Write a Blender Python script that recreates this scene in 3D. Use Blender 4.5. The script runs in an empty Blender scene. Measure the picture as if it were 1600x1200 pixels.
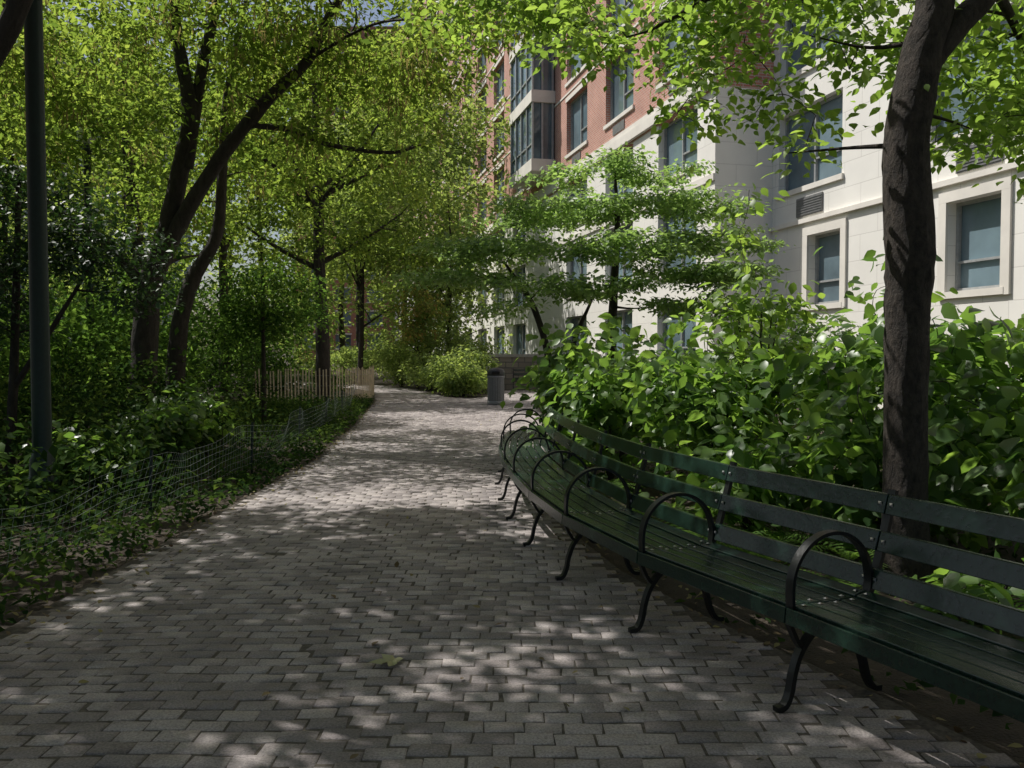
import bpy, math, numpy as np, random
from mathutils import Vector
rng=np.random.default_rng(7); random.seed(7)
S=bpy.context.scene
# ------------------------------------------------------------ helpers
def link(o,parent=None):
    S.collection.objects.link(o)
    if parent: o.parent=parent
    return o
def empty(name,loc=(0,0,0),rotz=0):
    e=bpy.data.objects.new(name,None); e.location=loc; e.rotation_euler=(0,0,rotz); e.empty_display_size=.3
    return link(e)
def mesh_obj(name,V,F,mat=None,parent=None,smooth=False):
    me=bpy.data.meshes.new(name); me.from_pydata([tuple(v) for v in V],[],[tuple(f) for f in F]); me.update()
    if smooth: me.polygons.foreach_set('use_smooth',[True]*len(me.polygons))
    if mat: me.materials.append(mat)
    return link(bpy.data.objects.new(name,me),parent)
def tri_mesh(name,V,T,rnd,mat,parent=None,smooth=False):
    me=bpy.data.meshes.new(name); nt=len(T)
    me.vertices.add(len(V)); me.vertices.foreach_set('co',np.ascontiguousarray(V,dtype=np.float32).ravel())
    me.loops.add(nt*3); me.loops.foreach_set('vertex_index',np.ascontiguousarray(T,dtype=np.int32).ravel())
    me.polygons.add(nt); me.polygons.foreach_set('loop_start',np.arange(0,nt*3,3,dtype=np.int32))
    try: me.polygons.foreach_set('loop_total',np.full(nt,3,dtype=np.int32))
    except Exception: pass
    me.update(calc_edges=True)
    if rnd is not None:
        a=me.attributes.new('rnd','FLOAT','FACE'); a.data.foreach_set('value',np.ascontiguousarray(rnd,dtype=np.float32))
    if smooth: me.polygons.foreach_set('use_smooth',[True]*nt)
    me.materials.append(mat)
    return link(bpy.data.objects.new(name,me),parent)
class NT:
    def __init__(s,name):
        s.m=bpy.data.materials.new(name); s.m.use_nodes=True; s.t=s.m.node_tree; s.n=s.t.nodes; s.l=s.t.links
        s.p=s.n['Principled BSDF']; s.out=s.n['Material Output']
    def add(s,k,**kw):
        x=s.n.new(k)
        for a,b in kw.items(): setattr(x,a,b)
        return x
    def link(s,a,b): s.l.new(a,b)
    def noise(s,scale,detail=4,vec=None,rough=.55):
        x=s.add('ShaderNodeTexNoise'); x.inputs['Scale'].default_value=scale; x.inputs['Detail'].default_value=detail; x.inputs['Roughness'].default_value=rough
        if vec is not None: s.link(vec,x.inputs['Vector'])
        return x
    def obj(s): 
        x=s.add('ShaderNodeTexCoord'); return x.outputs['Object']
    def ramp(s,fac,stops):
        r=s.add('ShaderNodeValToRGB'); e=r.color_ramp.elements
        e[0].position=stops[0][0]; e[0].color=(*stops[0][1],1); e[1].position=stops[-1][0]; e[1].color=(*stops[-1][1],1)
        for p,c in stops[1:-1]:
            k=e.new(p); k.color=(*c,1)
        s.link(fac,r.inputs['Fac']); return r
    def bump(s,h,strength=.4,dist=.02):
        b=s.add('ShaderNodeBump'); b.inputs['Strength'].default_value=strength; b.inputs['Distance'].default_value=dist
        s.link(h,b.inputs['Height']); s.link(b.outputs['Normal'],s.p.inputs['Normal']); return b
def leafmat(name,c0,c1,c2,trans=.45,rough=.42,tc=(2.3,2.25,1.1),matte=False):
    k=NT(name); at=k.add('ShaderNodeAttribute'); at.attribute_name='rnd'
    r=k.ramp(at.outputs['Fac'],[(0,c0),(.5,c1),(1,c2)])
    if matte:
        sh=k.add('ShaderNodeBsdfDiffuse'); k.link(r.outputs['Color'],sh.inputs['Color'])
    else:
        sh=k.p; k.link(r.outputs['Color'],sh.inputs['Base Color']); sh.inputs['Roughness'].default_value=rough; sh.inputs['Specular IOR Level'].default_value=.6
    tr=k.add('ShaderNodeBsdfTranslucent')
    mx=k.add('ShaderNodeMix',data_type='RGBA',blend_type='MULTIPLY'); mx.inputs[0].default_value=1; mx.inputs[7].default_value=(*tc,1)
    k.link(r.outputs['Color'],mx.inputs[6]); k.link(mx.outputs[2],tr.inputs['Color'])
    ms=k.add('ShaderNodeMixShader'); ms.inputs[0].default_value=trans
    k.link(sh.outputs[0],ms.inputs[1]); k.link(tr.outputs[0],ms.inputs[2]); k.link(ms.outputs[0],k.out.inputs['Surface'])
    return k.m
def barkmat(name,c0,c1,scale=14,zs=.35):
    k=NT(name); mp=k.add('ShaderNodeMapping'); mp.inputs['Scale'].default_value=(1,1,zs); k.link(k.obj(),mp.inputs['Vector'])
    n=k.noise(scale,8,mp.outputs[0],.7); r=k.ramp(n.outputs['Fac'],[(.32,c0),(.68,c1)])
    k.link(r.outputs[0],k.p.inputs['Base Color']); k.p.inputs['Roughness'].default_value=.9; k.bump(n.outputs['Fac'],1,.05); return k.m
def simple(name,col,rough=.5,metal=0,nscale=8,var=.15,bump=0):
    k=NT(name); n=k.noise(nscale,5,k.obj())
    r=k.ramp(n.outputs['Fac'],[(.3,tuple(c*(1-var) for c in col)),(.7,tuple(min(1,c*(1+var)) for c in col))])
    k.link(r.outputs[0],k.p.inputs['Base Color']); k.p.inputs['Roughness'].default_value=rough; k.p.inputs['Metallic'].default_value=metal
    if bump: k.bump(n.outputs['Fac'],bump,.01)
    return k.m
# leaves palettes
M_leafA=leafmat('leaf_canopy',(.06,.10,.03),(.12,.18,.047),(.21,.27,.08),.58,matte=True)
M_leafHaze=leafmat('leaf_distant_haze',(.12,.17,.07),(.18,.24,.10),(.26,.32,.14),.5,matte=True)  # paler leaf greens, distance haze painted into the colour
M_leafR=leafmat('leaf_light',(.09,.15,.045),(.14,.22,.06),(.21,.30,.09),.6)
M_dog=leafmat('leaf_dogwood',(.10,.165,.065),(.15,.235,.09),(.21,.30,.115),.55,tc=(2.4,2.35,1.4))
M_holly=leafmat('leaf_dark',(.02,.045,.018),(.03,.07,.024),(.05,.10,.03),.25,.5)
M_shrub=leafmat('leaf_shrub',(.045,.095,.032),(.10,.18,.05),(.17,.27,.075),.52,.36)
M_under=leafmat('leaf_understorey',(.03,.065,.022),(.065,.125,.036),(.12,.2,.055),.48,matte=True)
M_ground=leafmat('leaf_groundcover',(.013,.03,.011),(.03,.06,.02),(.10,.15,.046),.35,matte=True)
M_litter=leafmat('leaf_litter',(.10,.06,.03),(.20,.15,.06),(.30,.27,.09),.2,.7,(1,1,1))
M_pod=leafmat('seed_pods',(.20,.18,.08),(.28,.24,.11),(.36,.32,.15),.4,.6,(1.5,1.4,1),matte=True)
M_fern=leafmat('leaf_fern',(.08,.15,.04),(.11,.20,.05),(.16,.26,.07),.45,matte=True)
M_flower=leafmat('leaf_reddish',(.11,.17,.06),(.15,.21,.07),(.28,.2,.09),.5,matte=True)
M_bark=barkmat('bark_dark',(.022,.017,.013),(.06,.048,.038))
M_bark2=barkmat('bark_grey',(.014,.011,.009),(.08,.062,.048),26,.55)
# ------------------------------------------------------------ curves / tubes
def catmull(P,n=6):
    P=np.array(P,float); Q=np.vstack([2*P[0]-P[1],P,2*P[-1]-P[-2]]); out=[]
    for i in range(1,len(Q)-2):
        for t in np.linspace(0,1,n,endpoint=False):
            a,b,c,d=Q[i-1],Q[i],Q[i+1],Q[i+2]
            out.append(.5*((2*b)+(-a+c)*t+(2*a-5*b+4*c-d)*t*t+(-a+3*b-3*c+d)*t**3))
    out.append(Q[-2]); return np.array(out)
def tubes(paths,sides=8,lump=0):
    V=[];T=[];o=0
    for pts,rad in paths:
        pts=np.asarray(pts,float); n=len(pts); rad=np.asarray(rad,float)
        s=sides if rad[0]>.03 else 5
        tg=np.gradient(pts,axis=0); tg/=np.linalg.norm(tg,axis=1)[:,None]+1e-9
        ref=np.array([0.31,.17,.2]) if abs(tg[0][2])>.8 else np.array([0,0,1.])
        ref=np.tile(ref,(n,1)); 
        u=np.cross(tg,ref); u/=np.linalg.norm(u,axis=1)[:,None]+1e-9; w=np.cross(tg,u)
        a=np.linspace(0,2*np.pi,s,endpoint=False)
        rr=rad[:,None]*(1+lump*rng.normal(size=(n,s)))
        ring=pts[:,None,:]+rr[:,:,None]*(np.cos(a)[None,:,None]*u[:,None,:]+np.sin(a)[None,:,None]*w[:,None,:])
        V.append(ring.reshape(-1,3))
        i=np.arange(n-1)[:,None]*s; j=np.arange(s)[None,:]; j2=(j+1)%s
        A=(o+i+j);B=(o+i+j2);C=(o+i+s+j2);D=(o+i+s+j)
        T.append(np.stack([A,B,C],-1).reshape(-1,3)); T.append(np.stack([A,C,D],-1).reshape(-1,3)); o+=n*s
    return np.vstack(V),np.vstack(T)
# ------------------------------------------------------------ leaves
TPL_LO=(np.array([[0,0,0],[.3,.42,.06],[0,1,-.12],[-.3,.42,.06]]),np.array([[0,1,2],[0,2,3]]))
TPL_HI=(np.array([[0,0,0],[.25,.2,.04],[.34,.52,.03],[.16,.82,-.04],[0,1.03,-.16],[-.16,.82,-.04],[-.34,.52,.03],[-.25,.2,.04],[0,.25,0],[0,.62,-.03]]),
 np.array([[0,1,8],[8,1,2],[8,2,9],[9,2,3],[9,3,4],[0,8,7],[8,6,7],[8,9,6],[9,5,6],[9,4,5]]))
def leaves(name,C,size,mat,parent,tpl=TPL_LO,rnd=None,out=None,droop=.35,tilt=.5,width=1.0):
    N=len(C); tv,tf=tpl
    az=rng.uniform(0,2*np.pi,N)
    if out is not None: az=np.arctan2(out[:,1],out[:,0])+rng.normal(0,.9,N)
    p=rng.normal(droop,.45,N)
    d=np.stack([np.cos(az)*np.cos(p),np.sin(az)*np.cos(p),-np.sin(p)],1)
    up=np.stack([rng.normal(0,tilt,N),rng.normal(0,tilt,N),np.ones(N)],1)
    up-= (up*d).sum(1)[:,None]*d; up/=np.linalg.norm(up,axis=1)[:,None]+1e-9
    sd=np.cross(d,up)
    sz=size*rng.uniform(.55,1.25,N)
    V=C[:,None,:]+sz[:,None,None]*(tv[None,:,0,None]*width*sd[:,None,:]+tv[None,:,1,None]*d[:,None,:]+tv[None,:,2,None]*up[:,None,:])
    k=len(tv); T=tf[None]+(np.arange(N)*k)[:,None,None]
    if rnd is None: rnd=rng.uniform(0,1,N)
    return tri_mesh(name,V.reshape(-1,3),T.reshape(-1,3),np.repeat(np.clip(rnd,0,1),len(tf)),mat,parent)
def in_ells(ells,n,shell=.55,flat=False):
    e=np.array(ells,float); vol=e[:,3]*e[:,4]*e[:,5]; w=vol**.75; w/=w.sum()
    idx=rng.choice(len(e),n,p=w)
    v=rng.normal(size=(n,3)); v/=np.linalg.norm(v,axis=1)[:,None]
    r=rng.uniform(shell**3,1,n)**(1/3)
    return e[idx,:3]+v*r[:,None]*e[idx,3:6]
def foliage_tree(name,limbs,ells,nclump,per,size,clr,mleaf,mbark,tpl=TPL_LO,shell=.2,droop=.35,twigr=.012,lump=.04,sides=10,width=1.,flat=.55,zmin=.0,tilt=.5,pods=0):
    par=empty(name,tuple(limbs[0][0][0]))
    off=np.array(limbs[0][0][0],float)
    paths=[];nodes=[];nr=[]
    for pts,rad in limbs:
        q=catmull(pts,6); r=np.interp(np.linspace(0,1,len(q)),np.linspace(0,1,len(rad)),rad)
        paths.append((q-off,r)); 
        k=len(q)//3 if len(nodes)==0 else 2
        nodes.append(q[k:]); nr.append(r[k:])
    nodes=np.vstack(nodes); nr=np.concatenate(nr)
    C=in_ells(ells,nclump,shell); C=C[C[:,2]>zmin]
    dist=np.array([np.min(np.linalg.norm(nodes-c,axis=1)) for c in C]); C=C[np.argsort(dist)]
    dirs=[]
    for c in C:
        dv=c-nodes; L=np.linalg.norm(dv,axis=1)
        cost=L+np.where(dv[:,2]<-.1,.6*np.abs(dv[:,2]),0)-2.0*np.minimum(nr,.05)
        i=int(np.argmin(cost)); a=nodes[i]; l=L[i]
        mid=(a+c)/2+rng.normal(0,.09*l,3)+np.array([0,0,.08*l]); q=catmull([a,mid,c],4)
        r0=min(nr[i]*.7,twigr+.012*l); rr=np.linspace(r0,.004,len(q))
        paths.append((q-off,rr)); nodes=np.vstack([nodes,q[3:]]); nr=np.concatenate([nr,rr[3:]])
        dirs.append((c-a)/(l+1e-6))
    V,T=tubes(paths,sides,lump); tri_mesh('trunk_and_branches',V,T,None,mbark,par,True)
    dirs=np.array(dirs); n=len(C)
    cl=np.repeat(C,per,0); dd=np.repeat(dirs,per,0)
    g=rng.normal(size=(len(cl),3))*np.array([clr,clr,clr*flat])
    P=cl+g-dd*np.abs(rng.normal(0,clr*.6,len(cl)))[:,None]
    rn=np.repeat(rng.uniform(.1,.9,n),per)+rng.normal(0,.18,len(cl))
    leaves('leaves',P-off,size,mleaf,par,tpl,rn,g[:,:2],droop,width=width,tilt=tilt)
    if pods:
        i=rng.integers(0,n,pods//14); Pp=np.repeat(C[i],14,0)+rng.normal(size=(len(i)*14,3))*np.array([.14,.14,.1])-np.array([0,0,.12])
        leaves('seed_pods',Pp-off,.13,M_pod,par,TPL_LO,None,None,1.35,width=.3)
    return par
def auto_tree(name,x,y,h,cr,z0,nclump,per,size,clr,ml,mb,r0=.16,lean=0,**kw):
    b=(x,y,-.05); t=(x+lean,y+.2,h*.92)
    m=(x+lean*.3+random.uniform(-.2,.2),y,h*.35); m2=(x+lean*.6+random.uniform(-.3,.3),y,h*.62)
    limbs=[([b,m,m2,t],[r0*1.25,r0,r0*.65,r0*.2])]
    for i in range(5):
        a=random.uniform(0,6.28); zz=z0+(h-z0)*random.uniform(-.05,.4); f=zz/h
        s=np.array([x+lean*f,y,zz]); L=cr*random.uniform(.6,.95)
        e=s+np.array([math.cos(a)*L,math.sin(a)*L,L*random.uniform(.35,.9)]); mm=(s+e)/2+np.array([0,0,.12*L])
        limbs.append(([s,mm,e],[r0*.5,r0*.32,r0*.12]))
    ells=[(x+lean,y,(z0+h)/2+.3,cr*.75,cr*.75,(h-z0)/2)]
    for i in range(6):
        a=i*1.05+random.uniform(-.4,.4); ells.append((x+lean+math.cos(a)*cr*.6,y+math.sin(a)*cr*.6,z0+(h-z0)*random.uniform(.25,.75),cr*.5,cr*.5,(h-z0)*.22))
    return foliage_tree(name,limbs,ells,nclump,per,size,clr,ml,mb,**kw)
def shrub(name,x,y,r,h,nclump,per,size,ml,tpl=TPL_HI,clr=.16,z0=.15,ry=None,nst=7,shoots=0,**kw):
    limbs=[]
    for i in range(nst):
        a=i*6.28/nst+random.uniform(-.3,.3); q=random.uniform(.25,.6)*r
        limbs.append(([(x+math.cos(a)*.06,y+math.sin(a)*.06,-.02),(x+math.cos(a)*q*.5,y+math.sin(a)*q*.5,h*.35),(x+math.cos(a)*q,y+math.sin(a)*q,h*.72)],[.018,.013,.007]))
    ry=ry or r
    ells=[(x,y,z0+(h-z0)*.42,r,ry,(h-z0)*.46)]
    for i in range(6):
        a=i*1.05+random.uniform(-.4,.4); ells.append((x+math.cos(a)*r*.65,y+math.sin(a)*ry*.65,h*random.uniform(.3,.85),r*.4,r*.4,h*.17))
    for i in range(shoots):
        a=random.uniform(0,6.28); q=random.uniform(0,.8)*r; ells.append((x+math.cos(a)*q,y+math.sin(a)*q,h*random.uniform(.95,1.12),.1,.1,h*.14))
    return foliage_tree(name,limbs,ells,nclump,per,size,clr,ml,M_bark,tpl,shell=.35,twigr=.005,sides=5,zmin=.08,**kw)
# ------------------------------------------------------------ camera
cam=bpy.data.cameras.new('camera'); cam.lens=29.9; cam.sensor_width=36; cam.clip_end=2000
co=link(bpy.data.objects.new('camera',cam)); co.location=(0,0,1.5); co.rotation_euler=(math.radians(90-2.15),0,0); S.camera=co
# ------------------------------------------------------------ light
EL=math.radians(55); hx,hy=-.88,.475
tosun=Vector((hx*math.cos(EL),hy*math.cos(EL),math.sin(EL))).normalized()
sl=bpy.data.lights.new('sun','SUN'); sl.energy=5; sl.angle=math.radians(.5); sl.color=(1,.97,.92)
so=link(bpy.data.objects.new('sun',sl)); so.location=(-20,10,30); so.rotation_euler=tosun.to_track_quat('Z','Y').to_euler()
w=bpy.data.worlds.new('World'); S.world=w; w.use_nodes=True
sk=w.node_tree.nodes.new('ShaderNodeTexSky'); sk.sky_type='NISHITA'; sk.sun_disc=False; sk.sun_elevation=EL; sk.sun_rotation=math.atan2(hx,hy)%(2*math.pi)
sk.dust_density=3.0
w.node_tree.links.new(sk.outputs[0],w.node_tree.nodes['Background'].inputs[0]); w.node_tree.nodes['Background'].inputs[1].default_value=.09
S.view_settings.view_transform='Standard'
# ------------------------------------------------------------ ground & path
k=NT('soil'); n=k.noise(3,8,k.obj(),.7); n2=k.noise(60,4,k.obj())
r=k.ramp(n.outputs['Fac'],[(.3,(.03,.022,.016)),(.55,(.06,.045,.03)),(.75,(.10,.075,.05))]); k.link(r.outputs[0],k.p.inputs['Base Color'])
k.p.inputs['Roughness'].default_value=.95; k.bump(n2.outputs['Fac'],.8,.03)
mesh_obj('ground',[(-400,-200,-.03),(400,-200,-.03),(400,600,-.03),(-400,600,-.03)],[(0,1,2,3)],k.m)
Lp=[(-2.75,-4),(-2.75,12),(-2.95,14),(-3.3,18),(-4.2,26),(-5.2,32),(-6.5,35),(-8.5,38),(-13,41.5),(-20,45)]
Rp=[(4.2,-4),(3.3,.4),(2.55,1.6),(2.05,2.6),(1.6,3.7),(1.1,4.8),(.75,5.8),(.55,6.8),(.42,8),(.36,9.5),(.4,11.6),(.65,12.6),(.75,24),(1.1,27),(1.2,33.2),(-.75,33.2),(-.85,28.6),(-1.3,27.5),(-2.1,28.2),(-2.9,31),(-3.9,34.5),(-5.8,38),(-10,43),(-18,48)]
poly=Lp+Rp[::-1]
def inside(x,y,poly=poly):
    c=np.zeros(x.shape,bool); n=len(poly); j=n-1
    for i in range(n):
        xi,yi=poly[i]; xj,yj=poly[j]
        m=((yi>y)!=(yj>y))&(x<(xj-xi)*(y-yi)/(yj-yi+1e-12)+xi); c^=m; j=i
    return c
k=NT('joint_sand'); n=k.noise(30,6,k.obj(),.7); r=k.ramp(n.outputs['Fac'],[(.35,(.045,.038,.03)),(.7,(.15,.13,.105))]); k.link(r.outputs[0],k.p.inputs['Base Color']); k.p.inputs['Roughness'].default_value=1
par=empty('paved_path'); mesh_obj('bedding',[(x,y,-.004) for x,y in poly],[tuple(range(len(poly)))],k.m,par)
k=NT('paver'); at=k.add('ShaderNodeAttribute'); at.attribute_name='rnd'
n=k.noise(2.2,6,k.obj()); n2=k.noise(95,5,k.obj(),.75); n3=k.noise(.45,3,k.obj())
ad=k.add('ShaderNodeMath',operation='MULTIPLY_ADD'); ad.inputs[1].default_value=.34; k.link(at.outputs['Fac'],ad.inputs[0]); k.link(n.outputs['Fac'],ad.inputs[2])
ad2=k.add('ShaderNodeMath',operation='MULTIPLY_ADD'); ad2.inputs[1].default_value=.5; k.link(n3.outputs['Fac'],ad2.inputs[0]); k.link(ad.outputs[0],ad2.inputs[2])
r=k.ramp(ad2.outputs[0],[(.5,(.17,.145,.14)),(.9,(.31,.272,.262)),(1.2,(.44,.39,.37))])
vo=k.add('ShaderNodeMix',data_type='RGBA',blend_type='MULTIPLY'); vo.inputs[0].default_value=.8
r2=k.ramp(n2.outputs['Fac'],[(.33,(.38,.38,.38)),(.65,(1.35,1.35,1.35))]); k.link(r.outputs[0],vo.inputs[6]); k.link(r2.outputs[0],vo.inputs[7]); k.link(vo.outputs[2],k.p.inputs['Base Color'])
k.p.inputs['Roughness'].default_value=.65; k.bump(n2.outputs['Fac'],1,.008)
M_paver=k.m
bw,bh=.16,.1
ys=np.arange(-3.5,47,bh); X=[];Y=[]
for i,yy in enumerate(ys):
    xs=np.arange(-20,4.5,bw)+(bw/2 if i%2 else 0)+rng.normal(0,.014); X.append(xs); Y.append(np.full(len(xs),yy))
X=np.concatenate(X);Y=np.concatenate(Y)
X=X+.03*np.sin(Y*1.1)+rng.normal(0,.003,len(X)); Y=Y+.06*np.sin(X*1.3+Y*.3)+.02*np.sin(X*5.1+Y*.9)+rng.normal(0,.003,len(Y))
m=inside(X,Y)&(inside(X-.08,Y))&(inside(X+.08,Y)); X=X[m];Y=Y[m];N=len(X)
hw=(bw/2-.0015)*rng.uniform(.96,1.01,N); hh=(bh/2-.0015)*rng.uniform(.95,1.01,N); an=rng.normal(0,.024,N); z=rng.normal(0,.0013,N)
tx=rng.normal(0,.009,N);ty=rng.normal(0,.009,N)
sx=[-1,1,1,-1];sy=[-1,-1,1,1]
P=[]
for (ins,zo) in ((0,-.02),(0,-.004),(.006,0)):
    for a,b in zip(sx,sy):
        lx=a*(hw-ins)+rng.normal(0,.0022,N); ly=b*(hh-ins)+rng.normal(0,.0022,N)
        P.append(np.stack([X+lx*np.cos(an)-ly*np.sin(an),Y+lx*np.sin(an)+ly*np.cos(an),z+zo+lx*tx+ly*ty],1))
V=np.stack(P,1).reshape(-1,3); t=[]
for L in (0,4):
    for i in range(4):
        j=(i+1)%4; t+=[(L+i,L+j,L+4+j),(L+i,L+4+j,L+4+i)]
t+=[(8,9,10),(8,10,11)]; t=np.array(t)
T=(t[None]+(np.arange(N)*12)[:,None,None]).reshape(-1,3)
tri_mesh('pavers',V,T,np.repeat(rng.uniform(0,1,N),len(t)),M_paver,par)
# ------------------------------------------------------------ bench
M_slat=simple('green_painted_wood',(.010,.026,.018),.24,0,30,.3,.15)
M_iron=simple('black_cast_iron',(.010,.011,.011),.35,.2,40,.3,.2)
M_bolt=simple('steel_bolt',(.35,.35,.35),.3,.9)
def boxq(V,F,c8):
    o=len(V); V.extend(c8); F.extend([(o,o+3,o+2,o+1),(o+4,o+5,o+6,o+7),(o,o+1,o+5,o+4),(o+1,o+2,o+6,o+5),(o+2,o+3,o+7,o+6),(o+3,o,o+4,o+7)])
def bench(name,P):
    P=[np.array(p,float) for p in P]; n=len(P); par=empty(name,(P[n//2][0],P[n//2][1],0)); off=np.array([P[n//2][0],P[n//2][1],0])
    H=[]
    for i in range(n):
        a=P[max(i-1,0)];b=P[min(i+1,n-1)]; h=(b-a)/np.linalg.norm(b-a); H.append(h)
    A=[np.array([h[1],-h[0]]) for h in H]
    def W(i,a,zv,al=0): p=P[i]+A[i]*a+H[i]*al; return np.array([p[0],p[1],zv])-off
    V=[];F=[]; VB=[];FB=[]; VI=[];FI=[]; VO=[];FO=[]
    seat=[(-.035,-.008,.395,.432,1),(.005,.082,.44,.44,0),(.095,.172,.438,.434,0),(.185,.262,.432,.43,0),(.275,.352,.430,.434,0),(.365,.43,.438,.452,0)]
    for i in range(n-1):
        g=.003
        for (a0,a1,z0,z1,ed) in seat:
            th=.024
            if ed: q=[(a0,z0-.03),(a0+.028,z0-.03),(a1+.003,z1-.004),(a0+.006,z1+.002)]
            else: q=[(a0,z0-th),(a1,z1-th),(a1,z1),(a0,z0)]
            boxq(V,F,[W(i,a,zz,g) for a,zz in q]+[W(i+1,a,zz,-g) for a,zz in q])
        for zc in (.825,.665,.505):
            def pa(zz): return .435+(zz-.42)*.29
            q=[(pa(zc-.043)-.012,zc-.043),(pa(zc-.043)+.012,zc-.043),(pa(zc+.043)+.012,zc+.043),(pa(zc+.043)-.012,zc+.043)]
            boxq(VB,FB,[W(i,a,zz,g) for a,zz in q]+[W(i+1,a,zz,-g) for a,zz in q])
    def ribbon(i,path,wd,th,al=0):
        q=catmull([(a,zz,0) for a,zz in path],5)[:,:2]; tg=np.gradient(q,axis=0); tg/=np.linalg.norm(tg,axis=1)[:,None]; nn=np.stack([-tg[:,1],tg[:,0]],1)
        o=len(VI)
        for p,m_ in zip(q,nn):
            for sa,sn in ((-1,-1),(1,-1),(1,1),(-1,1)): VI.append(W(i,p[0]+m_[0]*th/2*sn,p[1]+m_[1]*th/2*sn,al+sa*wd/2))
        for k_ in range(len(q)-1):
            for j in range(4): FI.append((o+k_*4+j,o+k_*4+(j+1)%4,o+k_*4+4+(j+1)%4,o+k_*4+4+j))
        FI.append((o+3,o+2,o+1,o)); e=o+(len(q)-1)*4; FI.append((e,e+1,e+2,e+3))
    for i in range(n):
        th=np.linspace(math.pi,0,13)
        hoop=[(-.002,.43),(-.004,.50)]+[(.218+.222*math.cos(t),.505+.222*math.sin(t)) for t in th[1:-1]]+[(.443,.50),(.435,.45)]
        ribbon(i,hoop,.042,.016)
        ribbon(i,[(-.075,.008),(-.03,.018),(-.002,.07),(.015,.15),(.05,.235),(.12,.31),(.21,.338),(.30,.31),(.37,.235),(.41,.15),(.435,.07),(.47,.018),(.515,.008)],.036,.024)
        ribbon(i,[(-.022,.398),(.1,.402),(.25,.396),(.43,.41)],.045,.02)
        ribbon(i,[(-.018,.392),(.0,.34),(.04,.27),(.075,.245)],.03,.018)
        ribbon(i,[(.21,.345),(.215,.39)],.03,.05)
        ribbon(i,[(.41,.34),(.435,.43),(.48,.52),(.54,.72),(.585,.885)],.04,.02)
        for sgn in (-1,1):
            for zc in (.825,.665,.505):
                a=.435+(zc-.42)*.29-.012; o=len(VO)
                for (da,dz) in ((-1,-1),(1,-1),(1,1),(-1,1)):
                    VO.append(W(i,a-.004,zc+dz*.009,sgn*.03+da*.009))
                VO.append(W(i,a-.012,zc,sgn*.03)); FO.extend([(o,o+1,o+4),(o+1,o+2,o+4),(o+2,o+3,o+4),(o+3,o,o+4)])
            for (a0,a1,z0,z1,ed) in seat[1:]:
                am=(a0+a1)/2; zz=(z0+z1)/2; o=len(VO)
                for (da,dl) in ((-1,-1),(1,-1),(1,1),(-1,1)): VO.append(W(i,am+da*.009,zz+.002,sgn*.03+dl*.009))
                VO.append(W(i,am,zz+.008,sgn*.03)); FO.extend([(o,o+1,o+4),(o+1,o+2,o+4),(o+2,o+3,o+4),(o+3,o,o+4)])
    a=mesh_obj('seat_slats',V,F,M_slat,par); b=mesh_obj('back_slats',VB,FB,M_slat,par)
    for o in (a,b):
        bv=o.modifiers.new('bev','BEVEL'); bv.width=.004; bv.segments=2
    mesh_obj('iron_frames_and_hoop_arms',VI,FI,M_iron,par); mesh_obj('bolts',VO,FO,M_bolt,par)
    return par
BP=[(2.62,.6),(2.08,1.52),(1.62,2.52),(1.17,3.53),(.70,4.53),(.36,5.57),(.16,6.56),(.02,7.6),(-.07,8.57),(-.12,9.6),(-.10,10.6),(-.02,11.5)]
bench('curved_park_bench',BP)
bench('park_bench',[(.05,32.3),(1.1,32.3)])
# ------------------------------------------------------------ trash can
M_can=simple('grey_metal',(.24,.24,.25),.5,.3,20,.1); M_lid=simple('black_plastic',(.03,.03,.032),.45)
tp=empty('trash_can',(-.46,24.3,0)); V=[];F=[]
def lathe(name,prof,mat,par,seg=32,smooth=True):
    V=[];F=[]
    for r_,z_ in prof:
        for j in range(seg):
            a=2*math.pi*j/seg; V.append((r_*math.cos(a),r_*math.sin(a),z_))
    for i in range(len(prof)-1):
        for j in range(seg): F.append((i*seg+j,i*seg+(j+1)%seg,(i+1)*seg+(j+1)%seg,(i+1)*seg+j))
    return mesh_obj(name,V,F,mat,par,smooth)
lathe('inner_liner',[(.0,.06),(.2,.06),(.2,.8),(.0,.8)],M_lid,tp)
lathe('top_ring',[(.235,.76),(.25,.77),(.25,.82),(.235,.83),(.2,.83)],M_can,tp)
lathe('base_ring',[(.2,.0),(.24,.0),(.25,.03),(.25,.1),(.235,.11),(.2,.11)],M_can,tp)
lathe('domed_lid',[(.25,.832),(.255,.86),(.25,.93),(.235,.98),(.19,1.02),(.1,1.05),(0,1.06)],M_lid,tp)
for i in range(30):
    a=2*math.pi*i/30; c,s=math.cos(a),math.sin(a)
    def q(r_,t_,z_): return (c*r_-s*t_,s*r_+c*t_,z_)
    boxq(V,F,[q(.222,-.018,.1),q(.24,-.018,.1),q(.24,.018,.1),q(.222,.018,.1),q(.222,-.018,.77),q(.24,-.018,.77),q(.24,.018,.77),q(.222,.018,.77)])
mesh_obj('vertical_slats',V,F,M_can,tp)
V=[];F=[]; boxq(V,F,[(-.11,-.262,.87),(.11,-.262,.87),(.11,-.2,.87),(-.11,-.2,.87),(-.11,-.262,.95),(.11,-.262,.95),(.11,-.2,.95),(-.11,-.2,.95)]); mesh_obj('opening',V,F,simple('opening_black',(.006,.006,.006),.8),tp)
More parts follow.
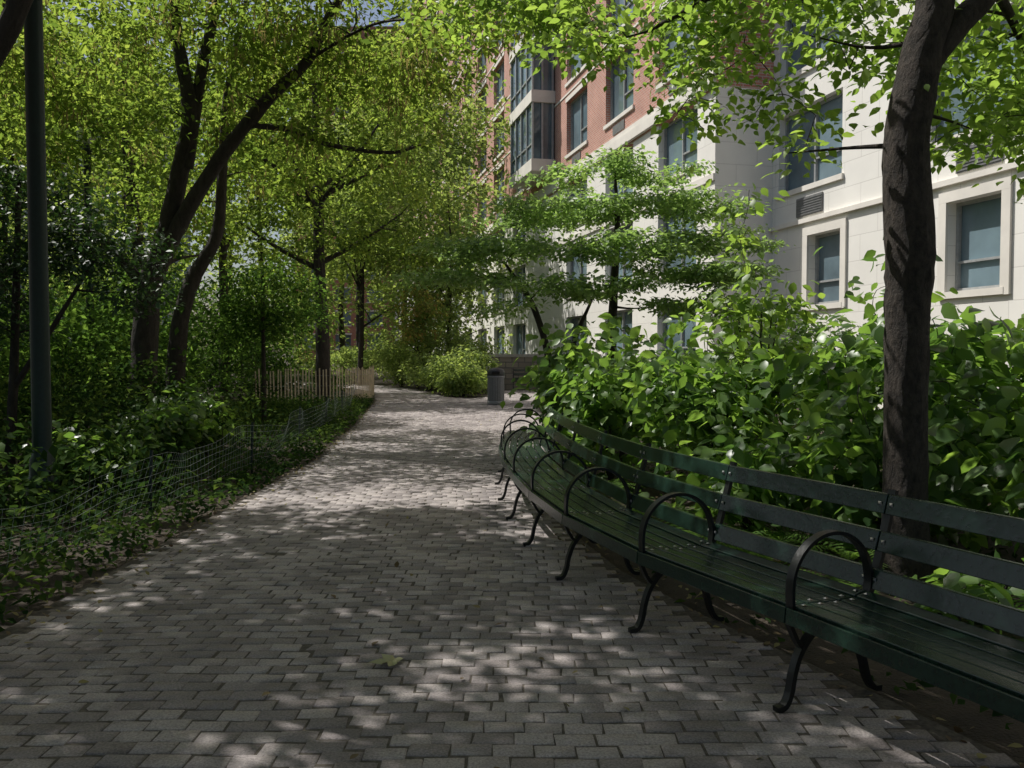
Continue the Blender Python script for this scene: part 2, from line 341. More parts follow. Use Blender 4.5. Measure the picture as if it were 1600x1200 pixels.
# ------------------------------------------------------------ lamp posts
M_post=simple('green_post_paint',(.012,.026,.024),.4,.1,30,.2)
M_globe=simple('lamp_glass',(.6,.6,.55),.3)
for (x,y,h,r_) in ((-4.6,8.3,6.2,.088),(-10,20.2,6.4,.085)):
    lp=empty('street_lamp',(x,y,0))
    lathe('post',[(r_*1.7,-.05),(r_*1.7,.25),(r_*1.35,.3),(r_*1.3,.45),(r_*1.05,.5),(r_,.6),(r_*.9,h-.2),(r_*1.3,h-.18),(r_*1.3,h-.1),(r_*.7,h-.05),(r_*.7,h)],M_post,lp)
    lathe('globe',[(.06,h),(.16,h+.05),(.22,h+.2),(.2,h+.35),(.1,h+.45),(0,h+.47)],M_globe,lp)
    lathe('cap',[(.225,h+.36),(.2,h+.42),(.1,h+.52),(.02,h+.62),(0,h+.63)],M_post,lp)
# ------------------------------------------------------------ wire fence (left bed)
M_wire=simple('galvanised_wire',(.30,.34,.32),.45,.4)
wf=empty('wire_fence'); pts=catmull([(-3.2,1,0),(-3.25,4,0),(-3.25,7,0),(-3.3,11,0),(-3.55,15,0),(-3.9,19,0),(-4.35,23,0)],40)
seg=np.linalg.norm(np.diff(pts,axis=0),axis=1); cs=np.concatenate([[0],np.cumsum(seg)])
def fp(s): return np.array([np.interp(s,cs,pts[:,0]),np.interp(s,cs,pts[:,1])])
paths=[]
def lean(s): return .09*math.sin(s*1.3)+.05*math.sin(s*3.1)+.08
def hgt(s): return .52+.06*math.sin(s*2.1+1)
ss=np.arange(0,cs[-1],.25)
for kx in range(8):
    f=kx/7; q=np.array([[fp(s)[0]+lean(s)*f,fp(s)[1],.03+hgt(s)*f+.012*math.sin(s*5+kx)] for s in ss]); paths.append((q,np.full(len(q),.0016)))
for s in np.arange(0,cs[-1],.1):
    q=[[fp(s)[0]+lean(s)*f,fp(s)[1],.03+hgt(s)*f] for f in (0,.5,1)]; paths.append((q,[.0012]*3))
V,T=tubes(paths,5); tri_mesh('wire_mesh',V,T,None,M_wire,wf)
paths=[]
for s in np.arange(.4,cs[-1],3.1):
    b=fp(s); paths.append(([[b[0],b[1],-.05],[b[0]+.01,b[1],.4],[b[0]+.02,b[1],.62]],[.016,.016,.016]))
V,T=tubes(paths,6); tri_mesh('stakes',V,T,None,M_post,wf)
# ------------------------------------------------------------ slatted snow fence
M_wood=simple('weathered_wood',(.62,.50,.34),.8,0,6,.25)
sf=empty('wooden_slat_fence'); pts2=catmull([(-7.4,24.6,0),(-6.2,25.0,0),(-4.95,25.6,0),(-4.6,27.6,0),(-4.9,30.2,0)],30); seg=np.linalg.norm(np.diff(pts2,axis=0),axis=1); cs2=np.concatenate([[0],np.cumsum(seg)])
V=[];F=[]
for s in np.arange(0,cs2[-1],.1):
    x=np.interp(s,cs2,pts2[:,0]);y=np.interp(s,cs2,pts2[:,1]);x2=np.interp(s+.05,cs2,pts2[:,0]);y2=np.interp(s+.05,cs2,pts2[:,1])
    d=np.array([x2-x,y2-y]);d/=np.linalg.norm(d)+1e-9;nn=np.array([-d[1],d[0]])*.005; hh_=1.0+random.uniform(-.06,.06); t_=random.uniform(-.03,.03)
    c=[]
    for zz in (0,hh_):
        for (u_,v_) in ((-.02,-1),(.02,-1),(.02,1),(-.02,1)): c.append((x+d[0]*(u_+t_*(zz>0))+nn[0]*v_,y+d[1]*(u_+t_*(zz>0))+nn[1]*v_,zz))
    boxq(V,F,c)
mesh_obj('slats',V,F,M_wood,sf)
V,T=tubes([(pts2+np.array([0,0,z_]),np.full(len(pts2),.004)) for z_ in (.2,.5,.8)],5); tri_mesh('binding_wire',V,T,None,M_wire,sf)
# ------------------------------------------------------------ buildings
def masonry(name,c1,c2,mortar,bw_,bh_,ms,bump=.4,nz=.3):
    k=NT(name); sp=k.add('ShaderNodeSeparateXYZ'); k.link(k.obj(),sp.inputs[0]); cb=k.add('ShaderNodeCombineXYZ')
    ad=k.add('ShaderNodeMath',operation='ADD'); k.link(sp.outputs[0],ad.inputs[0]); k.link(sp.outputs[1],ad.inputs[1])
    k.link(ad.outputs[0],cb.inputs[0]); k.link(sp.outputs[2],cb.inputs[1])
    b=k.add('ShaderNodeTexBrick'); b.inputs['Scale'].default_value=1; b.inputs['Brick Width'].default_value=bw_; b.inputs['Row Height'].default_value=bh_; b.inputs['Mortar Size'].default_value=ms
    b.inputs['Color1'].default_value=(*c1,1); b.inputs['Color2'].default_value=(*c2,1); b.inputs['Mortar'].default_value=(*mortar,1); k.link(cb.outputs[0],b.inputs['Vector'])
    n=k.noise(.8,6,k.obj(),.6); r=k.ramp(n.outputs['Fac'],[(.3,(1-nz,)*3),(.7,(1,)*3)])
    mx=k.add('ShaderNodeMix',data_type='RGBA',blend_type='MULTIPLY'); mx.inputs[0].default_value=1; k.link(b.outputs['Color'],mx.inputs[6]); k.link(r.outputs[0],mx.inputs[7])
    k.link(mx.outputs[2],k.p.inputs['Base Color']); k.p.inputs['Roughness'].default_value=.85
    bm=k.bump(b.outputs['Fac'],bump,.01); bm.invert=True; return k.m
M_brick=masonry('red_brick',(.54,.20,.14),(.62,.27,.19),(.6,.50,.43),.24,.085,.014)
M_brickO=masonry('orange_brick',(.48,.17,.10),(.52,.2,.12),(.4,.3,.22),.24,.085,.012)
M_lime=masonry('limestone',(.83,.80,.74),(.85,.825,.765),(.68,.65,.6),1.3,.62,.01,bump=.3,nz=.1)
M_trim=simple('stone_trim',(.74,.70,.63),.8,0,2,.08)
M_frame=simple('window_frame',(.36,.37,.37),.45,.2)
M_glass=simple('window_glass',(.15,.21,.24),.06,.0,.4,.5)
M_core=simple('interior_dark',(.08,.08,.08),.9); M_grille=simple('vent_grille',(.2,.2,.2),.5,.3)
M_blue=simple('blue_grey_panel',(.25,.32,.42),.5)
class Bx:
    def __init__(s): s.d={}
    def b(s,key,x0,x1,y0,y1,z0,z1):
        V,F=s.d.setdefault(key,([],[]))
        boxq(V,F,[(x0,y0,z0),(x1,y0,z0),(x1,y1,z0),(x0,y1,z0),(x0,y0,z1),(x1,y0,z1),(x1,y1,z1),(x0,y1,z1)])
    def make(s,par,mats):
        for kx,(V,F) in s.d.items(): mesh_obj(kx,V,F,mats[kx],par)
MATS=dict(brick_walls=M_brick,limestone_walls=M_lime,trim=M_trim,window_frames=M_frame,window_glass=M_glass,core=M_core,vents=M_grille,brick=M_brickO,panels=M_blue)
def window(B,x0,x1,yp,z0,z1,npan=2,sill=True):
    B.b('window_glass',x0,x1,yp-.30,yp-.27,z0,z1)
    f=.07; y0,y1=yp-.268,yp-.19
    B.b('window_frames',x0,x1,y0,y1,z0,z0+f); B.b('window_frames',x0,x1,y0,y1,z1-f,z1)
    for i in range(npan+1):
        c=x0+f/2+(x1-x0-f)*i/npan; B.b('window_frames',c-f/2,c+f/2,y0,y1,z0+f,z1-f)
    for i in range(npan):
        if i%2==0:
            a=x0+f+(x1-x0-f)*i/npan; b_=x0+(x1-x0-f)*(i+1)/npan; zz=z0+(z1-z0)*.33; B.b('window_frames',a,b_,y0+.01,y1-.01,zz-.025,zz+.025)
    if sill: B.b('trim',x0-.1,x1+.1,yp-.18,yp+.07,z0-.14,z0+.0)
def facade(B,x0,x1,yp,rows,cols,ww,ztop,z0=0,npan=2,th=.35,lintel=True):
    zc=z0
    for row in rows:
        zs,h,wk=row[:3]; cc=sorted(row[3] if len(row)>3 else cols); w_=row[4] if len(row)>3 else ww; npn=row[5] if len(row)>3 else npan
        B.b(wk,x0,x1,yp-th,yp,zc,zs-.14)
        e=x0
        for c in cc:
            a,b_=c-w_/2,c+w_/2
            B.b(wk,e,a,yp-th,yp,zs-.14,zs+h); window(B,a,b_,yp,zs,zs+h,npn)
            if lintel and wk!='limestone_walls': B.b('trim',a-.1,b_+.1,yp+.002,yp+.03,zs+h+.002,zs+h+.2)
            e=b_
        B.b(wk,e,x1,yp-th,yp,zs-.14,zs+h); zc=zs+h
    B.b(rows[-1][2],x0,x1,yp-th,yp,zc,ztop)
bd=empty('apartment_building',(5.73,24.2,0),math.radians(103.3)); B=Bx()
L='limestone_walls';K='brick_walls'
cols=[2.6+5.15*i for i in range(3)]+[23.2+5.15*i for i in range(14)]
rows=[(.95,2.1,L),(4.0,2.2,L),(7.05,1.85,L)]+[(10.2+3.15*i,2.35,K) for i in range(9)]
facade(B,.35,95,0,rows,cols,2.9,40)
B.b('trim',.0,95,.002,.14,8.98,9.3); B.b('trim',.0,95,.002,.09,9.302,9.5)
B.b('trim',.0,95,.002,.06,6.35,6.55)
B.b(L,0,.348,-1.8,0,0,8.98); B.b(K,0,.348,-1.8,0,8.98,40)
for c in cols: B.b('vents',c-.6,c+.6,.004,.03,9.62,9.95)
for i in range(4): B.b('trim',.35,95,.004,.03,12.85+3.15*i,12.93+3.15*i)
gcols=[-2.6,-7.7,-10.6,-13.4,-19.1]
rows2=[(2.75,1.85,L,gcols,1.45,1),(5.95,2.15,L,[-1.8,-7.7,-13.4,-19.1],2.95,2),(9.1,2.15,L,[-1.8,-7.7,-13.4,-19.1],2.95,2)]+[(12.4+3.15*i,2.35,K,[-1.8,-7.7,-13.4,-19.1],2.95,2) for i in range(8)]
facade(B,-22,-.002,-1.8,rows2,[],2.9,38)
B.b('trim',-22,-.002,-1.798,-1.7,4.95,5.07)
for c in (-1.8,-7.7,-13.4,-19.1):
    B.b('vents',c-.7,c+.5,-1.798,-1.76,5.15,5.65)
    for i in range(7): B.b('vents',c-.68,c+.48,-1.759,-1.745,5.18+i*.066,5.205+i*.066)
for c in gcols:
    B.b('trim',c-.95,c-.73,-1.798,-1.74,2.6,4.6); B.b('trim',c+.73,c+.95,-1.798,-1.74,2.6,4.6); B.b('trim',c-.95,c+.95,-1.798,-1.74,4.602,4.82)
B.b('core',.5,95,-14,-.4,0,39.8); B.b('core',-21.9,.4,-14,-2.2,0,37.8)
B.b(L,-22.4,-22.002,-14,-1.8,0,38)
bx0,bx1,pj=16.2,20.6,1.1
for i in range(10):
    z=9.9+3.15*i
    B.b('trim',bx0-.05,bx1+.05,.002,pj+.05,z,z+.55)
    zz=z+.55
    B.b('window_glass',bx0+.1,bx1-.1,.01,pj-.08,zz,z+3.15)
    nf=4
    for j in range(nf+1):
        c=bx0+.06+(bx1-bx0-.12)*j/nf; B.b('window_frames',c-.06,c+.06,pj-.078,pj,zz,z+3.15)
    for j in range(2):
        c=.07+j*.5; B.b('window_frames',bx0,bx0+.098,c,c+.09,zz,z+3.15)
    B.b('window_frames',bx0+.12,bx1-.12,pj-.078,pj-.02,zz+.7,zz+.77)
B.make(bd,MATS)
b2=empty('brick_building',(-16,118,0),math.radians(180)); B=Bx()
facade(B,-22,14,0,[(2+3.2*i,1.9,'brick') for i in range(13)],[-19+4.4*i for i in range(8)],2.2,46); B.b('core',-21.8,13.8,-14,-.4,0,45.8); B.b('brick',-22.3,-22.002,-14,0,0,46); B.make(b2,MATS)
b3=empty('glass_office_building',(-44,62,0),math.radians(180+35)); B=Bx()
facade(B,-20,20,0,[(1.5+3.3*i,2.3,'panels') for i in range(7)],[-17+3.8*i for i in range(10)],2.9,25); B.b('core',-19.8,19.8,-14,-.4,0,24.8); B.make(b3,MATS)
M_rub=masonry('rough_stone',(.24,.20,.16),(.32,.27,.22),(.15,.14,.12),.5,.22,.02,bump=.6)
sw=empty('stone_wall',(0,33.6,0)); B=Bx(); B.b('wall',-.85,7,0,.5,-.05,1.3); B.b('coping',-.92,7.07,-.06,.56,1.302,1.42); B.make(sw,dict(wall=M_rub,coping=simple('wall_coping',(.35,.32,.28),.8)))
# ------------------------------------------------------------ trees
def L3(*p): return [tuple(q) for q in p]
foliage_tree('locust_tree',[
 (L3((-6.16,14,-.05),(-6.05,14,1.39),(-5.95,14,2.55),(-5.74,14,3.13)),[.27,.21,.19,.19]),
 (L3((-5.76,14,3.05),(-5.42,14,4.45),(-5.21,13.9,5.39),(-5.37,13.8,6.66),(-5.4,13.6,8.2)),[.16,.14,.12,.09,.05]),
 (L3((-5.74,14,3.05),(-5.26,13.9,3.82),(-4.53,13.7,4.76),(-3.79,13.5,5.5),(-3.16,13.4,6.05),(-2.74,13.3,6.8),(-2.0,13.2,7.6)),[.16,.125,.11,.095,.08,.06,.04]),
 (L3((-5.3,14,4.5),(-5.05,14,6.03),(-4.84,14.2,7.29),(-4.7,14.3,8.5)),[.10,.09,.07,.04]),
 (L3((-4.2,13.6,5.1),(-3.5,13.8,5.05),(-2.95,13.9,4.85),(-2.0,14,4.75),(-1.4,14,4.9)),[.05,.045,.04,.03,.015]),
 (L3((-3.16,13.4,6.05),(-2.0,12.4,6.2),(-.9,11.4,5.9)),[.03,.022,.012]),
 (L3((-5.95,14,2.5),(-6.6,13.8,3.3),(-7.3,13.6,3.8),(-8.2,13.5,4.8)),[.09,.07,.05,.03])],
 [(-5.5,13.5,6.6,3,2.3,1.7),(-3.0,13.8,6.7,2.2,1.8,1.2),(-1.7,13.4,6.1,1.2,1.2,.7),(-8,13,5.3,1.8,1.8,1.3),(-3.0,13.8,4.9,1.6,1,.35),(-.5,11.3,5.7,1.1,.8,.45),(-1.1,12.2,4.9,.7,.6,.35)],
 330,56,.125,.24,M_leafA,M_bark,lump=.05,pods=4200)
foliage_tree('locust_tree',[
 (L3((-6.4,16,-.05),(-6.26,16,1.86),(-6.0,16,2.82),(-5.53,16,3.67),(-5.41,16,4.75),(-5.29,16,6.3),(-4.9,16,8.1)),[.2,.16,.14,.11,.09,.07,.04])],
 [(-5.5,17,7.3,2.2,1.8,1.3),(-4.4,17,5.3,1.3,1.2,.8),(-7,17,5,1.6,1.3,1)],90,56,.13,.25,M_leafA,M_bark,pods=900)
B0=[(L3((-5.77,26,-.05),(-5.8,26,2.48),(-5.87,26,4.4),(-5.87,26,6.6),(-5.96,26,9.3),(-6,26,11.5)),[.24,.19,.17,.15,.09,.04])]
for a,zz,l in ((.2,6.2,3),(1.2,6.5,3),(2.6,5.9,3.4),(3.6,6.3,3),(4.6,5.6,2.8),(5.5,6.0,3),(0,4.2,2.5),(3.1,4,2.6)):
    s=np.array([-5.85,26,zz]); e=s+np.array([math.cos(a)*l,math.sin(a)*l,l*.6]); B0.append(([tuple(s),tuple((s+e)/2+np.array([0,0,-.1])),tuple(e)],[.09,.06,.025]))
foliage_tree('pin_oak_tree',B0,[(-5.9,26,8.5,3.2,3,2.5),(-3.8,25.5,7,2,2,1.4),(-8,25.5,7,2,2,1.6),(-5.9,24.5,5.2,3,1.4,.8),(-4,26,9.6,2.4,2,1.6),(-3.6,26,4.6,1.5,1.2,.8)],220,56,.17,.30,M_leafA,M_bark)
foliage_tree('shade_tree',[
 (L3((2.50,5.4,-.05),(2.51,5.4,.3),(2.51,5.4,.89),(2.50,5.4,1.70),(2.515,5.4,2.11),(2.48,5.4,2.80),(2.57,5.4,3.38),(2.64,5.4,3.8),(2.5,5.5,4.8),(2.3,5.6,6.2)),[.17,.14,.128,.13,.15,.135,.125,.11,.08,.05]),
 (L3((2.6,5.4,3.32),(2.82,5.42,3.58),(3.05,5.45,3.85),(3.6,5.6,4.9)),[.09,.08,.07,.04]),
 (L3((2.5,5.45,3.9),(2.0,6.0,4.3),(1.5,6.6,4.2),(1.1,7,4.1)),[.05,.04,.025,.015]),
 (L3((3.0,5.45,3.85),(3.4,5.9,3.8),(3.9,6.3,3.4)),[.04,.03,.015])],
 [(1.75,6.3,3.5,.7,.7,.45),(2.0,6.0,3.2,.35,.4,.4),(1.1,7.0,4.1,.9,.8,.4),(2.1,6.6,4.3,1.1,.9,.4),(3.3,5.8,3.1,.55,.6,.65),(4.0,6.6,3.7,1,.9,.8),(3.1,6.3,3.9,.7,.6,.4),(-.3,8.4,4.85,1.1,.8,.3),(.6,7.8,4.7,.8,.8,.3),(3.9,6.2,2.9,.5,.5,.4)],
 200,48,.085,.15,M_leafR,M_bark2,TPL_HI,lump=.03,sides=28,shell=.1)
dl=[(L3((1.68,14.2,-.05),(1.66,14.2,1.5),(1.7,14.2,2.6),(1.75,14.2,3.6),(1.7,14.2,4.5)),[.11,.085,.07,.05,.02]),
    (L3((.7,13.6,-.05),(.62,13.6,1.2),(.35,13.6,2.2),(-.1,13.6,2.9)),[.08,.06,.05,.02]),
    (L3((.72,13.6,-.05),(.95,13.6,1.5),(1.3,13.6,2.4)),[.06,.045,.02])]
de=[(1.7,14.4,4.5,1.5,1.1,.25),(2.7,14.2,3.9,1.4,1.1,.22),(.5,14,3.75,1.4,1.0,.22),(3.4,14,3.3,1.1,.9,.22),(-.3,13.6,3.15,1.2,.9,.2),(1.6,13.2,3.15,1.4,.8,.22),(2.6,13.4,2.7,1.2,.8,.2),(-.7,13.2,2.65,.9,.6,.18),(1.0,12.9,2.5,1.1,.6,.2),(3.6,13.8,2.75,.8,.7,.18),(.1,13.0,2.2,.7,.5,.18),(3.0,13.2,2.2,.8,.6,.2)]
foliage_tree('dogwood_tree',dl,de,310,78,.1,.17,M_dog,M_bark,shell=.0,droop=.15,flat=.28)
foliage_tree('linden_tree',[
 (L3((-6.6,6.2,-.05),(-6.5,6.2,2),(-6.3,6.2,4),(-6,6.2,7.5)),[.24,.2,.17,.06]),
 (L3((-6.4,6.2,3.4),(-5.2,6.4,5.2),(-3.6,6.5,6.5),(-1.8,6.5,7.2)),[.12,.1,.07,.03]),
 (L3((-6.4,6.2,3.9),(-6,8.2,5.8),(-5.4,10,7)),[.1,.08,.03]),(L3((-6.4,6.2,3.9),(-5.8,4.2,5.8),(-4.4,2.2,7)),[.1,.08,.03]),
 (L3((-5.4,6.3,4.9),(-4.2,5,5.9),(-2.4,4.2,7)),[.07,.05,.02]),
 (L3((-6.3,6.1,3.3),(-4.6,5.5,2.6),(-3.4,4.8,2.65),(-2.66,4.4,3.0),(-2.35,4.3,3.5),(-1.9,4.2,4.4)),[.09,.075,.065,.055,.05,.03])],
 [(-4.2,6.5,7.3,3.0,2.8,1.1),(-6.5,8.3,7.2,2.6,2.4,1.3),(-5.8,3.6,7.2,3.0,2.6,1.3),(-2.5,4.6,7.3,2.2,2.2,.9),(-4.4,9.2,7.4,2.2,1.6,.9)],
 300,105,.145,.24,M_leafA,M_bark,shell=.1,width=1.25)
auto_tree('maple_tree',-6.5,.2,8.5,3.6,5.2,180,80,.15,.26,M_leafA,M_bark,.2,lean=.6,width=1.25)
# unseen trees added behind and beside the viewpoint to block sky light
auto_tree('maple_tree',1.0,-3.5,9.5,4.6,4.6,170,60,.24,.42,M_leafA,M_bark,.2,width=1.3)
auto_tree('maple_tree',6.6,2.4,9.5,3.8,4.9,140,60,.24,.4,M_leafA,M_bark,.2,lean=-.3,width=1.3)
auto_tree('maple_tree',-13,8.5,9.5,3.6,3.4,150,55,.2,.38,M_leafA,M_bark,.18,width=1.2)  # out of view, added to cast more shade on the left undergrowth
for (x,y,h,cr,z0,nc,pe,sz,cl) in ((-9.3,10.5,6.8,2.4,3.0,110,50,.13,.27),(-12.5,16,11,3.6,3.0,170,50,.18,.36),(-9.2,21,10.5,3.2,3.2,140,50,.18,.36),(-15,25,15,4.4,2.8,190,55,.24,.48),(-10.5,31,14,4.2,2.6,180,55,.24,.48)):
    auto_tree('maple_tree',x,y,h,cr,z0,nc,pe,sz,cl,M_leafA,M_bark,.15,lean=random.uniform(-.4,.6))
for (x,y,h,cr,z0,nc,pe,sz,cl) in ((-6.8,38,14,4.2,2.4,220,55,.25,.48),(-2.9,38.5,9.5,2.3,1.6,140,50,.22,.4),(-4.6,44,17,3.6,4,180,55,.28,.5)):
    auto_tree('birch_tree',x,y,h,cr,z0,nc,pe,sz,cl,M_leafHaze,M_bark,.1)
foliage_tree('holly_tree',[(L3((-6.3,10.6,-.05),(-6.2,10.6,1.4),(-6.1,10.6,3.6)),[.07,.055,.03]),(L3((-6.25,10.6,1),(-5.6,10.5,1.9),(-5.1,10.4,2.6)),[.04,.03,.015])],
 [(-6.1,10.6,3.1,1.3,.9,.7),(-5.0,10.5,2.75,.9,.6,.4),(-6.8,10.6,1.9,1.0,.8,.5),(-4.6,10.6,2.2,.5,.5,.25)],150,55,.085,.18,M_holly,M_bark)
foliage_tree('holly_tree',[(L3((-5.2,17.8,-.05),(-5.2,17.8,1.2),(-5.2,17.8,3.2)),[.05,.045,.03])],
 [(-5.0,17.8,2.7,1.2,1,.7),(-6.0,18.5,2.2,1.2,1,.7),(-5.0,19.5,2.3,1.0,1,.5)],115,55,.11,.22,M_under,M_bark)
# distant mass of trees
dm=empty('distant_trees'); E=[]
for i in range(36):
    x=-50+i*1.38+random.uniform(-1,1); y=random.uniform(43,60); h=random.uniform(11,22)
    for q in range(4): E.append((x+random.uniform(-1.5,1.5),y+random.uniform(-1.5,1.5),h*(.14+.24*q),2.7,2.4,h*.15))
C=in_ells(E,1800,.3); P=np.repeat(C,30,0); g=rng.normal(size=P.shape)*np.array([.6,.6,.4]); P=P+g; P=P[P[:,2]>.1]
leaves('leaves',P,.38,M_leafHaze,dm,TPL_LO,np.clip(rng.normal(.5,.25,len(P)),0,1),None)
pt=[]
for i in range(16):
    x=-48+i*2.8+random.uniform(-1,1); y=random.uniform(44,55); pt.append(([(x,y,0),(x+random.uniform(-.3,.3),y,4),(x+random.uniform(-.6,.6),y,13)],[.25,.18,.06]))
V,T=tubes(pt,7); tri_mesh('trunks',V,T,None,M_bark,dm,True)
# ------------------------------------------------------------ undergrowth left
def mass(name,E,nc,per,size,mat,spread,tpl=TPL_LO,shell=.5,stem=3):
    ug=empty(name); C=in_ells(E,nc,shell); C=C[C[:,2]>.05]; cr=np.repeat(rng.uniform(0,.8,len(C)),per)
    P=np.repeat(C,per,0)+rng.normal(size=(len(C)*per,3))*np.array(spread); rn=cr+rng.uniform(0,.25,len(P)); m=P[:,2]>.02
    leaves('leaves',P[m],size,mat,ug,tpl,rn[m],None)
    stp=[([(c[0]+rng.normal(0,.1),c[1]+rng.normal(0,.1),-.02),tuple(c*np.array([1,1,.5])),tuple(c)],[.009,.007,.003]) for c in C[::stem]]
    V,T=tubes(stp,5); tri_mesh('stems',V,T,None,M_bark,ug)
E=[]
for i in range(190):
    y=random.uniform(3.2,34); xmin=-3.8-.04*max(0,y-8)*1.3-(1.0 if y>23 else 0); x=xmin-random.uniform(0,1)**1.2*(3.4+y*.5)
    dd=abs(x-xmin); h=.4+min(1.35,dd*.5)*random.uniform(.5,1.15); r_=random.uniform(.3,.75)
    if 17<y<27 and x>-y*.3: h=min(h,.3)
    E.append((x,y,h*.5,r_,r_,h*.5))
mass('undergrowth',E,2500,28,.115,M_ground,(.17,.17,.10))
E=[]
for i in range(60):
    y=random.uniform(12,36); x=-6.6-.09*(y-12)-random.uniform(0,1)*(3+y*.45); h=random.uniform(2.2,4.2); r_=random.uniform(.8,1.5)
    if y<26: x=min(x,-y*.3-1.2)
    E.append((x,y,h*.55,r_,r_,h*.45))
mass('understorey_shrubs',E,1000,40,.17,M_under,(.3,.3,.2),stem=4)
for (x,y,r_,h) in ((-4.6,9.2,.55,.8),(-5.1,13,.7,1.1),(-4.7,11.4,.5,.85),(-5.6,7.6,.7,1.1)):
    shrub('shrub',x,y,r_,h,70,22,.12,M_shrub,clr=.13)
def scatter(name,n,poly_,zr,size,mat,tpl=TPL_LO):
    xs=[p[0] for p in poly_]; ys_=[p[1] for p in poly_]; par=empty(name)
    X=rng.uniform(min(xs),max(xs),n*3);Y=rng.uniform(min(ys_),max(ys_),n*3); m=inside(X,Y,poly_)&(~inside(X,Y)); X=X[m][:n];Y=Y[m][:n]
    nz=.5+.5*np.sin(X*4.1+np.sin(Y*3.3)*2)*np.sin(Y*2.7+X); Z=rng.uniform(0,1,len(X))*zr*(.25+.75*nz)
    leaves('leaves',np.stack([X,Y,Z-.01],1),size,mat,par,tpl,np.clip(nz*.6+rng.uniform(0,.4,len(X)),0,1),None,.2); return par
scatter('ivy_groundcover',32000,[(-2.72,-1),(-2.72,13),(-3.2,18),(-4.1,26),(-8,27),(-6.5,14),(-5,6),(-4.5,-1)],.28,.075,M_ground)
scatter('groundcover',9000,[(3.5,0),(1.0,4.9),(.6,7),(.4,9.5),(.4,12),(.9,13),(1,26),(6,26),(8,10),(7,0)],.14,.07,M_ground)
def flat_leaves(name,pts,size,mat):
    par=empty(name); leaves('leaves',np.array(pts),size,mat,par,TPL_HI,None,None,.0,.15); return par
pp=[]
while len(pp)<700:
    y=random.uniform(2,26); e=np.interp(y,[p[1] for p in Lp[:6]],[p[0] for p in Lp[:6]]); x=e+abs(random.gauss(0,.2))-.08; pp.append((x,y,.012))
while len(pp)<880:
    y=random.uniform(1.6,22); x=random.uniform(-2.6,1.6)
    if inside(np.array([x]),np.array([y]))[0]: pp.append((x,y,.012))
for i in range(700):
    y=random.uniform(1.5,9); x=np.interp(y,[p[1] for p in Rp[:11]],[p[0] for p in Rp[:11]])+random.uniform(-.2,1.3); pp.append((x,y,.004+.008*random.random()))
flat_leaves('fallen_leaves',pp,.045,M_litter)
V=[(0,0,.02)];n=20
rad=[.03,.06,.04,.085,.045,.06,.05,.1,.05,.065,.055,.11,.05,.06,.045,.09,.045,.06,.035,.03]
for i,r_ in enumerate(rad):
    a=2*math.pi*i/n; V.append((r_*math.cos(a),r_*math.sin(a),.012+.018*abs(math.sin(2.5*a))))
fl=mesh_obj('maple_leaf',V,[(0,i+1,(i+1)%n+1) for i in range(n)],simple('yellow_green_leaf',(.38,.36,.18),.6)); fl.location=(-.58,4.03,0)
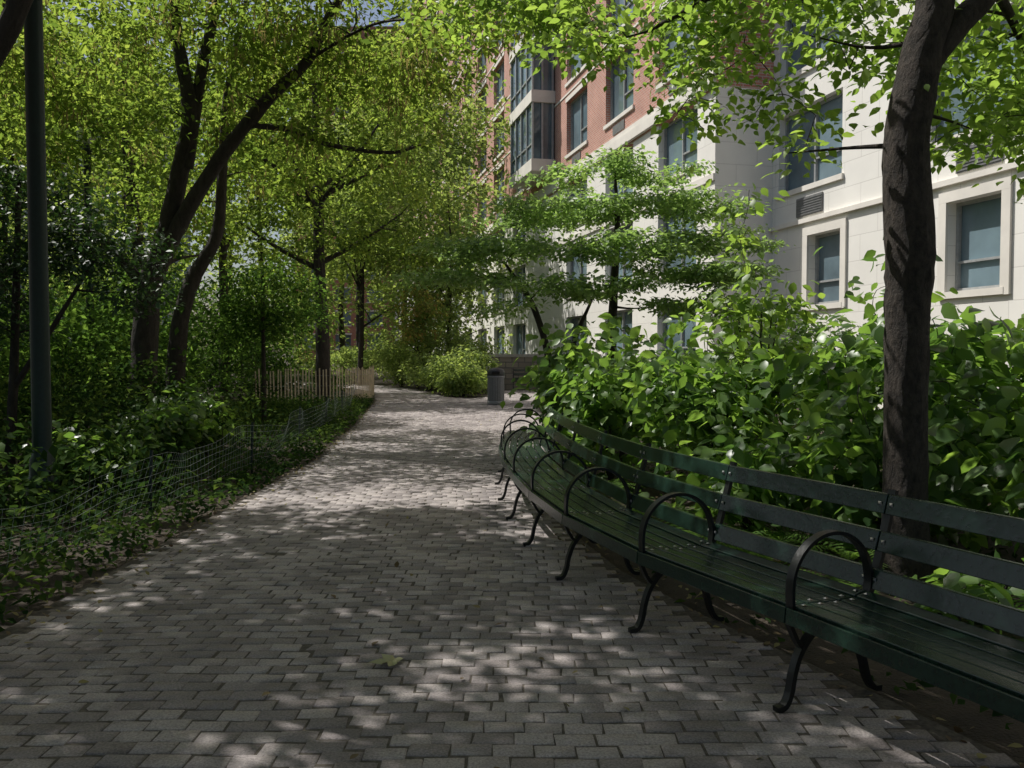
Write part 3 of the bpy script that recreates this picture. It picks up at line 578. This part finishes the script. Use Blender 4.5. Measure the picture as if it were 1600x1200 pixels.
# ------------------------------------------------------------ shrubs right
for (x,y,r_,h,nc,sz) in ((3.5,7.4,1.1,1.85,150,.165),(2.1,8.5,.85,1.65,120,.155),(1.2,9.9,.7,1.55,105,.15),(.9,11.9,.55,1.65,90,.14),(4.9,6.9,1.1,2.05,105,.165),(2.9,6.4,.6,1.1,65,.165),(2.4,10.8,.9,1.9,90,.15),(4.6,9.8,1.3,2.2,100,.17),(1.95,6.9,.4,.75,45,.14),(3.9,5.4,.7,1.0,60,.16),(1.5,13.0,.7,1.8,65,.15)):
    shrub('hydrangea_shrub',x,y,r_,h,nc,14,sz,M_shrub,clr=.19,tilt=.8,shoots=5)
shrub('viburnum_shrub',2.6,9.0,.55,2.75,80,12,.12,M_leafR,clr=.13,z0=.6,shoots=6)
for (x,y,r_,h) in ((2.6,16.5,1.0,1.6),(1.6,18,.8,1.5),(1.5,22,.8,1.5),(4.5,14,1.2,2.2),(1.9,27,.9,1.5)):
    shrub('shrub',x,y,r_,h,100,20,.12,M_shrub,clr=.2)
for (x,y,r_,h) in ((-1.7,29.3,.7,1.0),(-2.4,31,1.0,1.6),(-3.3,33.8,1.1,1.8),(-4.8,37,1.4,1.9),(-1.4,31.6,.7,1.8),(-7.5,40.5,1.6,2),(-3.0,36,1.3,2.8),(-1.6,34.6,.9,2.3),(-5.2,40,1.6,3.2)):
    shrub('shrub',x,y,r_,h,110,24,.15,M_leafHaze,TPL_LO,clr=.2)
auto_tree('crape_myrtle',-3.9,35.2,3.9,1.2,1.4,80,45,.15,.22,M_flower,M_bark,.05)
def fern(x,y,sz):
    par=empty('fern',(x,y,0)); V=[];F=[]
    for i in range(12):
        a=i*6.28/12+random.uniform(-.2,.2); L=sz*random.uniform(.8,1.15)
        for s in range(1,19):
            t=s/18; rr=L*t; zz=L*(.95*t-.85*t*t)+.02; w_=.17*L*math.sin(math.pi*min(1,t*.85+.15))**.8; st=L/18*.8
            c=np.array([math.cos(a)*rr,math.sin(a)*rr,zz]); d=np.array([math.cos(a),math.sin(a),.95-1.7*t]);d/=np.linalg.norm(d); sd=np.array([-math.sin(a),math.cos(a),0])
            for g in (-1,1):
                o=len(V); V+= [c-d*st*.35,c+d*st*.45,c+sd*g*w_+d*st*.8-np.array([0,0,w_*.25])]; F.append((o,o+1,o+2))
    tri_mesh('fronds',np.array(V),np.array(F),rng.uniform(0,1,len(F)),M_fern,par)
for (x,y,s) in ((1.35,6.6,.55),(1.75,5.9,.55),(1.15,7.6,.5),(2.05,5.2,.5),(1.5,7.3,.5),(1.0,8.8,.45),(2.4,6.0,.5),(2.9,4.6,.45),(1.6,6.3,.5),(1.9,6.4,.5)): fern(x,y,s)
for (x,y) in ((2.35,4.5),(2.75,4.8),(2.95,3.9)): shrub('hosta',x,y,.22,.28,14,5,.15,M_shrub,clr=.08,z0=.05,nst=4)
print('verts',sum(len(m.vertices) for m in bpy.data.meshes))
